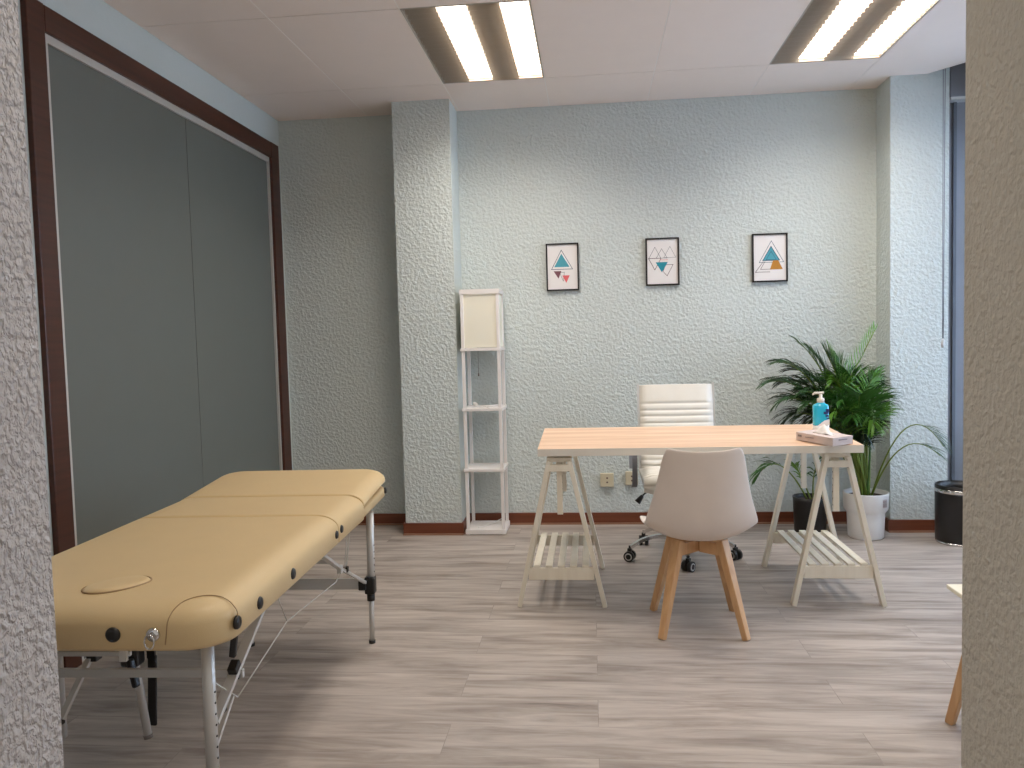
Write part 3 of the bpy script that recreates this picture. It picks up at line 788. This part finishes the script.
# tension cables
b = B()
x = -.93
for P_ in ([l(x, 1.93, .328), l(x, 2.279, .404), l(x, 2.742, .379), l(x, 2.80, .41)], [l(x, 2.19, .54), l(x, 2.279, .404)], [l(x, 2.861, .387), l(x, 2.942, .55)], [l(x, 2.845, .387), l(x, 2.90, .55)], [l(x, 1.93, .33), l(x, 1.80, .43)]):
    tube(b, P_, .0021, 6)
obj('tension_cable', b, M['steel'], mt)
# hanging adjustable tubes with black clamp below the near end
b = B(); tube(b, [(-.062, -.499, .545), (-.047, -.499, .416), (-.018, -.50, .188)], .0108, 18); o_ = obj('support_tube', b, M['alu_white'], mt)
b = B(); box(b, (-.047, -.503, .41), (.05, .045, .055), bev=.008); obj('clamp', b, M['black'], o_)
b = B(); beam(b, (-.040, -.53, .41), (-.022, -.535, .335), .02, .016, bev=.005); obj('clamp_lever', b, M['black'], o_)
b = B(); tube(b, [(-.018, -.50, .188), (-.0165, -.50, .178)], .0118, 18); obj('end_cap', b, M['rubber'], o_)
b = B(); tube(b, [(-.262, -.491, .545), (-.264, -.491, .174)], .0105, 18); o_ = obj('support_tube', b, M['alu_white'], mt)
# black straps
b = B(); box(b, (-.012, -.475, .30), (.026, .008, .20), Euler((0, R(3), 0)).to_matrix(), bev=.004); box(b, (-.010, -.475, .47), (.022, .008, .16)); obj('strap', b, M['black'], mt)
b = B(); box(b, (.339, -.738, .530), (.016, .014, .060), Euler((0, R(8), 0)).to_matrix(), bev=.004); obj('strap', b, M['black'], mt)
b = B(); box(b, (.098, -.79, .535), (.016, .010, .045)); obj('bracket', b, M['alu_white'], mt)

# ---------------------------------------------------------------- low side table at the right edge
t = thing('side_table', (1.30, 2.30, 0), 'low cream topped side table with beech legs behind the right jamb', 'side table')
b = B(); box(b, (0, 0, .444), (.46, .44, .014), bev=.003); obj('table_top', b, M['cream'], t)
for sx in (-1, 1):
    for sy in (-1, 1):
        b = B(); beam(b, (sx*.205, sy*.245, 0), (sx*.14, sy*.16, .437), .026, .026, bev=.004, w2=.042, d2=.036); obj('leg', b, M['oak'], t)
b = B(); box(b, (0, 0, .42), (.30, .04, .032)); box(b, (0, 0, .405), (.04, .30, .03)); obj('cross_brace', b, M['oak'], t)

# ---------------------------------------------------------------- waste bin
t = thing('waste_bin', (2.078, 4.735, 0), 'black cylindrical waste bin with a chrome rim at the right jamb', 'bin')
b = B(); lathe(b, [(0, .012), (.112, .012), (.121, .02), (.124, .30), (.124, .335), (.119, .338), (.117, .30), (.114, .03), (0, .025)], 48); obj('body', b, M['black'], t)
b = B(); lathe(b, [(.1245, .296), (.1262, .298), (.1262, .314), (.1245, .316)], 48); obj('chrome_band', b, M['chrome'], t)
b = B(); lathe(b, [(0, 0), (.116, 0), (.119, .004), (.119, .014), (.112, .014), (0, .012)], 48); obj('base_ring', b, M['chrome'], t)

# ---------------------------------------------------------------- pots and palms
def plant_pot(x, y, prof, mat, zs, rs, label, name='plant_pot'):
    t = thing(name, (x, y, 0), label, 'pot')
    b = B(); lathe(b, prof, 56); obj('pot_wall', b, mat, t)
    b = B(); lathe(b, [(0, zs-.02), (rs, zs-.02), (rs, zs), (rs*.5, zs+.006), (0, zs+.008)], 32); obj('soil', b, M['soil'], t)
    return t
t = plant_pot(1.608, 4.865, [(0, 0), (.092, 0), (.100, .008), (.104, .10), (.106, .150), (.112, .160), (.123, .175), (.127, .262), (.127, .272), (.121, .272), (.118, .20), (.10, .15), (.09, .02), (0, .02)], M['pot_white'], .245, .116, 'white two step plastic pot holding the palm beside the column')
b = B()
for k in range(2):
    for j in range(2):
        a = R(-62+k*9); a2 = a+R(8); z0 = .195+j*.03
        vs = [b.verts.new((.1262*math.cos(q), .1262*math.sin(q), z)) for q, z in ((a, z0), (a2, z0), (a2, z0+.026), (a, z0+.026))]; b.faces.new(vs)
obj('sticker', b, M['tissue_box'], t)
b = B()
for k in range(6):
    a = R(-62+2.6*k); a2 = a+R(1.2)
    vs = [b.verts.new((.1275*math.cos(q), .1275*math.sin(q), z)) for q, z in ((a, .20), (a2, .20), (a2, .245-.01*(k % 2)), (a, .245-.01*(k % 2)))]; b.faces.new(vs)
obj('sticker_print', b, M['print'], t)
plant_pot(1.315, 4.97, [(0, 0), (.085, 0), (.092, .006), (.100, .20), (.102, .225), (.096, .225), (.094, .19), (.085, .02), (0, .02)], M['black'], .20, .092, 'black plastic pot behind the right trestle')

def frond(parent, base, tip, ctrl, n=36, leaf=.20, wid=.0085, mat=1, droop=.35, fan=0, start=.35, spread=1.0):
    base, tip, ctrl = Vector(base), Vector(tip), Vector(ctrl)
    def pos(s): return (1-s)**2*base + 2*s*(1-s)*ctrl + s*s*tip
    def tan(s): return (2*(1-s)*(ctrl-base) + 2*s*(tip-ctrl)).normalized()
    b = B()
    tube(b, [pos(k/14) for k in range(15)], [.0048*(1-.75*k/14)+.0006 for k in range(15)], 6, mi=1)
    up = Vector((0, 0, 1))
    for i in range(n):
        s = start+(1-start)*(i/(n-1))
        p, T = pos(s), tan(s)
        side = T.cross(up)
        if side.length < .15: side = Vector((1, .3, 0))
        side.normalize(); nn = side.cross(T)
        rel = (s-start)/(1-start)
        L = leaf*(.45+.75*math.sin(PI*min(1, .18+rel*.80)))*random.uniform(.85, 1.12)
        for sg in (-1, 1):
            d = (T*(.75+.7*rel)+side*sg*spread*(1.0-.35*rel)+nn*.22+Vector((random.uniform(-.2, .2), random.uniform(-.2, .2), random.uniform(-.16, .2)))).normalized()
            if fan: d = (d+up*fan).normalized()
            q = [p]; dd = d.copy()
            for k in range(4):
                dd = (dd-up*droop*(.35 if not fan else .08)*(k*.6+.3)).normalized(); q.append(q[-1]+dd*L/4)
            ws = [.25, 1, .9, .55, .0]
            wv = dd.cross(T)
            if wv.length < .1: wv = nn
            wv = (wv.normalized()*.4+nn.cross(d)*.9).normalized()
            prev = None
            for k in range(5):
                w = wid*ws[k]/2
                cur = [b.verts.new(q[k]-wv*w), b.verts.new(q[k]+wv*w)] if w > 0 else [b.verts.new(q[k])]
                if prev:
                    f = b.faces.new((prev[0], prev[1], cur[1], cur[0]) if len(cur) == 2 else (prev[0], prev[1], cur[0])); f.smooth = True
                prev = cur
    me_o = obj('frond', b, [M['leaf'][mat], M['stem']], parent)
    return me_o
palm = thing('areca_palm', (0, 0, 0), 'bushy dark green areca palm growing in the white pot', 'plant')
palm.location = (1.60, 4.865, .25)
ox, oy, oz = palm.location
def px(x, y): return ((x-757)/174+.981, (330-y)/175+1.235)
def F(tx, ty, Y, cx=None, cy=None, **k):
    X, Z = px(tx, ty)
    bx = random.uniform(-.045, .03); by = random.uniform(-.045, .045)
    base = (bx, by, 0)
    if cx is None:
        CX = (X-ox)*.22+bx; CZ = max(.35, (Z-oz)*.95)+.12; cy_ = (Y-oy)*.25
        ctrl = (CX, cy_, CZ)
    else:
        a, c = px(cx, cy); ctrl = (a-ox, (Y-oy)*.4, c-oz)
    Y = min(Y, 5.12)
    frond(palm, base, (X-ox, Y-oy, Z-oz), ctrl, **k)
# tips as the eye finds them: upper left spears, arching left side, centre mass, right side
L_ = [
 (799, 340, 4.90, 838, 372, dict(mat=0, leaf=.13, droop=.3, spread=.6, n=24)),
 (815, 350, 4.95, 842, 380, dict(mat=0, leaf=.14, droop=.3, spread=.6)),
 (778, 362, 4.85, 820, 360, dict(mat=0, leaf=.16, droop=.5)),
 (768, 384, 4.90, 815, 365, dict(mat=0, leaf=.17, droop=.55)),
 (772, 404, 4.75, 815, 375, dict(mat=0, leaf=.18, droop=.5)),
 (780, 424, 4.80, 820, 385, dict(mat=3, leaf=.17, droop=.6)),
 (790, 385, 5.00, 830, 370, dict(mat=3, leaf=.18, droop=.5)),
 (795, 405, 4.70, 832, 385, dict(mat=0, leaf=.18, droop=.5)),
 (803, 430, 4.80, 836, 392, dict(mat=3, leaf=.18, droop=.6)),
 (800, 372, 5.05, 836, 365, dict(mat=3, leaf=.18, droop=.4)),
 (826, 352, 4.85, 846, 390, dict(mat=1, leaf=.15, droop=.1, spread=.5)),
 (834, 348, 4.95, 850, 395, dict(mat=2, leaf=.13, droop=.1, spread=.45)),
 (846, 362, 5.00, 852, 400, dict(mat=1, leaf=.15, droop=.2, spread=.6)),
 (866, 380, 4.75, 858, 395, dict(mat=2, leaf=.16, droop=.3)),
 (872, 380, 4.85, 862, 375, dict(mat=0, leaf=.16, droop=.6)),
 (875, 400, 4.90, 866, 372, dict(mat=0, leaf=.17, droop=.8)),
 (873, 425, 4.80, 868, 380, dict(mat=3, leaf=.15, droop=.8)),
 (866, 410, 4.70, 862, 378, dict(mat=1, leaf=.17, droop=.6)),
 (862, 425, 4.65, 860, 390, dict(mat=2, leaf=.17, droop=.4)),
 (845, 395, 4.60, 852, 410, dict(mat=1, leaf=.18, droop=.3)),
 (838, 415, 4.60, 848, 395, dict(mat=1, leaf=.18, droop=.5)),
 (825, 400, 4.70, 845, 385, dict(mat=0, leaf=.18, droop=.5)),
 (820, 425, 4.65, 842, 395, dict(mat=0, leaf=.18, droop=.5)),
 (855, 440, 4.70, 856, 405, dict(mat=3, leaf=.16, droop=.6)),
 (812, 385, 4.95, 840, 370, dict(mat=0, leaf=.18, droop=.4)),
 (852, 378, 4.95, 852, 400, dict(mat=0, leaf=.18, droop=.4)),
 (868, 395, 5.02, 862, 375, dict(mat=3, leaf=.18, droop=.6)),
]
for tx, ty, Y, cx, cy, kw in L_: F(tx, ty, Y, cx, cy, **kw)
for k in range(20):     # inner mass
    tx, ty = random.uniform(785, 868), random.uniform(372, 440)
    F(tx, ty, random.uniform(4.62, 5.0), 848+(tx-835)*.35, min(ty-8, 392), mat=random.choice((0, 1, 1, 2, 3)), leaf=.16, droop=.5, n=30)
# upright comb shaped frond at the top right
X0_, Z0_ = px(850, 392); X1_, Z1_ = px(877, 331); b = B()
pts = spline([(0, 0, 0), (-.02, 0, .30), (X0_-ox, .02, Z0_-oz), (X0_*.45+X1_*.55-ox, .03, Z0_*.42+Z1_*.58-oz), (X1_-ox, .03, Z1_-oz)], 8)
tube(b, pts, .0032, 6, mi=1)
n_ = len(pts); i0 = 14
for i in range(i0, n_):
    for q_ in (0,):
        if i == n_-1 and q_: continue
        p = pts[i].lerp(pts[min(i+1, n_-1)], q_); s_ = (i+q_-i0)/(n_-i0); T = (pts[min(i+1, n_-1)]-pts[i-1]).normalized()
        for sg in (-1, 1):
            L = (.17-.11*s_) if sg < 0 else (.07-.02*s_)
            d = Vector((-.16 if sg < 0 else .50, random.uniform(-.12, .12), .98)).normalized(); w_ = Vector((.0042, .002, 0))
            v0, v1 = b.verts.new(p-w_*.4), b.verts.new(p+w_*.4); m0, m1 = b.verts.new(p+d*L*.45-w_), b.verts.new(p+d*L*.45+w_); e_ = b.verts.new(p+d*L+Vector((-.006*sg, 0, -.004)))
            b.faces.new((v0, v1, m1, m0)); b.faces.new((m0, m1, e_))
obj('frond', b, [M['leaf'][2], M['stem']], palm)
# bundle of stems rising from the pot
for k in range(22):
    a = random.uniform(0, 2*PI); r = random.uniform(0, .05)
    tx, tz = random.uniform(-.17, .03), random.uniform(.38, .55)
    b = B(); tube(b, spline([(r*math.cos(a)-.01, r*math.sin(a), -.01), (tx*.35+r*math.cos(a)*.8, r*math.sin(a), tz*.55), (tx, random.uniform(-.09, .06), tz)], 4), [.006]*5+[.004]*4, 6)
    obj('stem', b, M['stem'] if k % 3 else M['leaf'][1], palm)
# thin drooping sprays to the right
for (tip, ctrl, nn, ll) in (((1.945-ox, 4.62-oy, .57-oz), (1.77-ox, 4.70-oy, .92-oz), 12, .12), ((1.92-ox, 4.60-oy, .52-oz), (1.75-ox, 4.7-oy, .73-oz), 9, .10)):
    frond(palm, (.03, -.03, .0), tip, ctrl, n=nn, leaf=ll, wid=.006, mat=0, droop=.3, start=.72, spread=.35)
# young palm in the black pot
yp = thing('young_palm', (1.315, 4.97, .205), 'small arching palm seedling growing in the black pot', 'plant')
frond(yp, (-.02, -.02, 0), (-.34, -.13, .17), (-.20, -.08, .36), n=14, leaf=.14, wid=.012, mat=1, droop=.5, start=.5, spread=.4)
frond(yp, (.0, -.03, 0), (-.10, -.06, .22), (-.07, -.03, .18), n=10, leaf=.10, wid=.010, mat=2, droop=.7, start=.4)
frond(yp, (.02, 0, 0), (.06, -.05, .27), (.0, -.02, .20), n=10, leaf=.10, wid=.010, mat=1, droop=.7, start=.4)

# ---------------------------------------------------------------- light
w = bpy.data.worlds.new('World'); bpy.context.scene.world = w; w.use_nodes = True
nt = w.node_tree; bg = nt.nodes['Background']
bg.inputs['Color'].default_value = (1, .93, .86, 1); bg.inputs['Strength'].default_value = .5
def area(name, loc, rot, sx, sy, e, col, spread=180):
    ld = bpy.data.lights.new(name, 'AREA'); ld.shape = 'RECTANGLE'; ld.size = sx; ld.size_y = sy; ld.energy = e; ld.color = col; ld.spread = R(spread)
    o = bpy.data.objects.new(name, ld); COL.objects.link(o); o.location = loc; o.rotation_euler = rot; return o
area('daylight', (XR+.45, 3.75, 1.45), (0, R(90), 0), 2.3, 2.4, 125, (.62, .77, 1.0))

# ---------------------------------------------------------------- camera
cam = bpy.data.cameras.new('Camera'); co = bpy.data.objects.new('Camera', cam); COL.objects.link(co)
yaw, pit, rol, fpx = 9.96597875e-02, -5.80572085e-02, -2.65471535e-02, 795.872319
f = Vector((-math.sin(yaw)*math.cos(pit), math.cos(yaw)*math.cos(pit), math.sin(pit)))
r = Vector((math.cos(yaw), math.sin(yaw), 0)); u = r.cross(f)
r2 = r*math.cos(rol)+u*math.sin(rol); u2 = -r*math.sin(rol)+u*math.cos(rol)
m = Matrix(((r2.x, u2.x, -f.x, 0), (r2.y, u2.y, -f.y, 0), (r2.z, u2.z, -f.z, 1.24), (0, 0, 0, 1)))
co.matrix_world = m
cam.sensor_width = 36; cam.lens = fpx*36/1024; cam.clip_start = .05
bpy.context.scene.camera = co
sc = bpy.context.scene
sc.view_settings.view_transform = 'Standard'; sc.view_settings.look = 'None'
sc.view_settings.exposure = 0; sc.view_settings.gamma = 1
sc.cycles.max_bounces = 8; sc.cycles.diffuse_bounces = 5
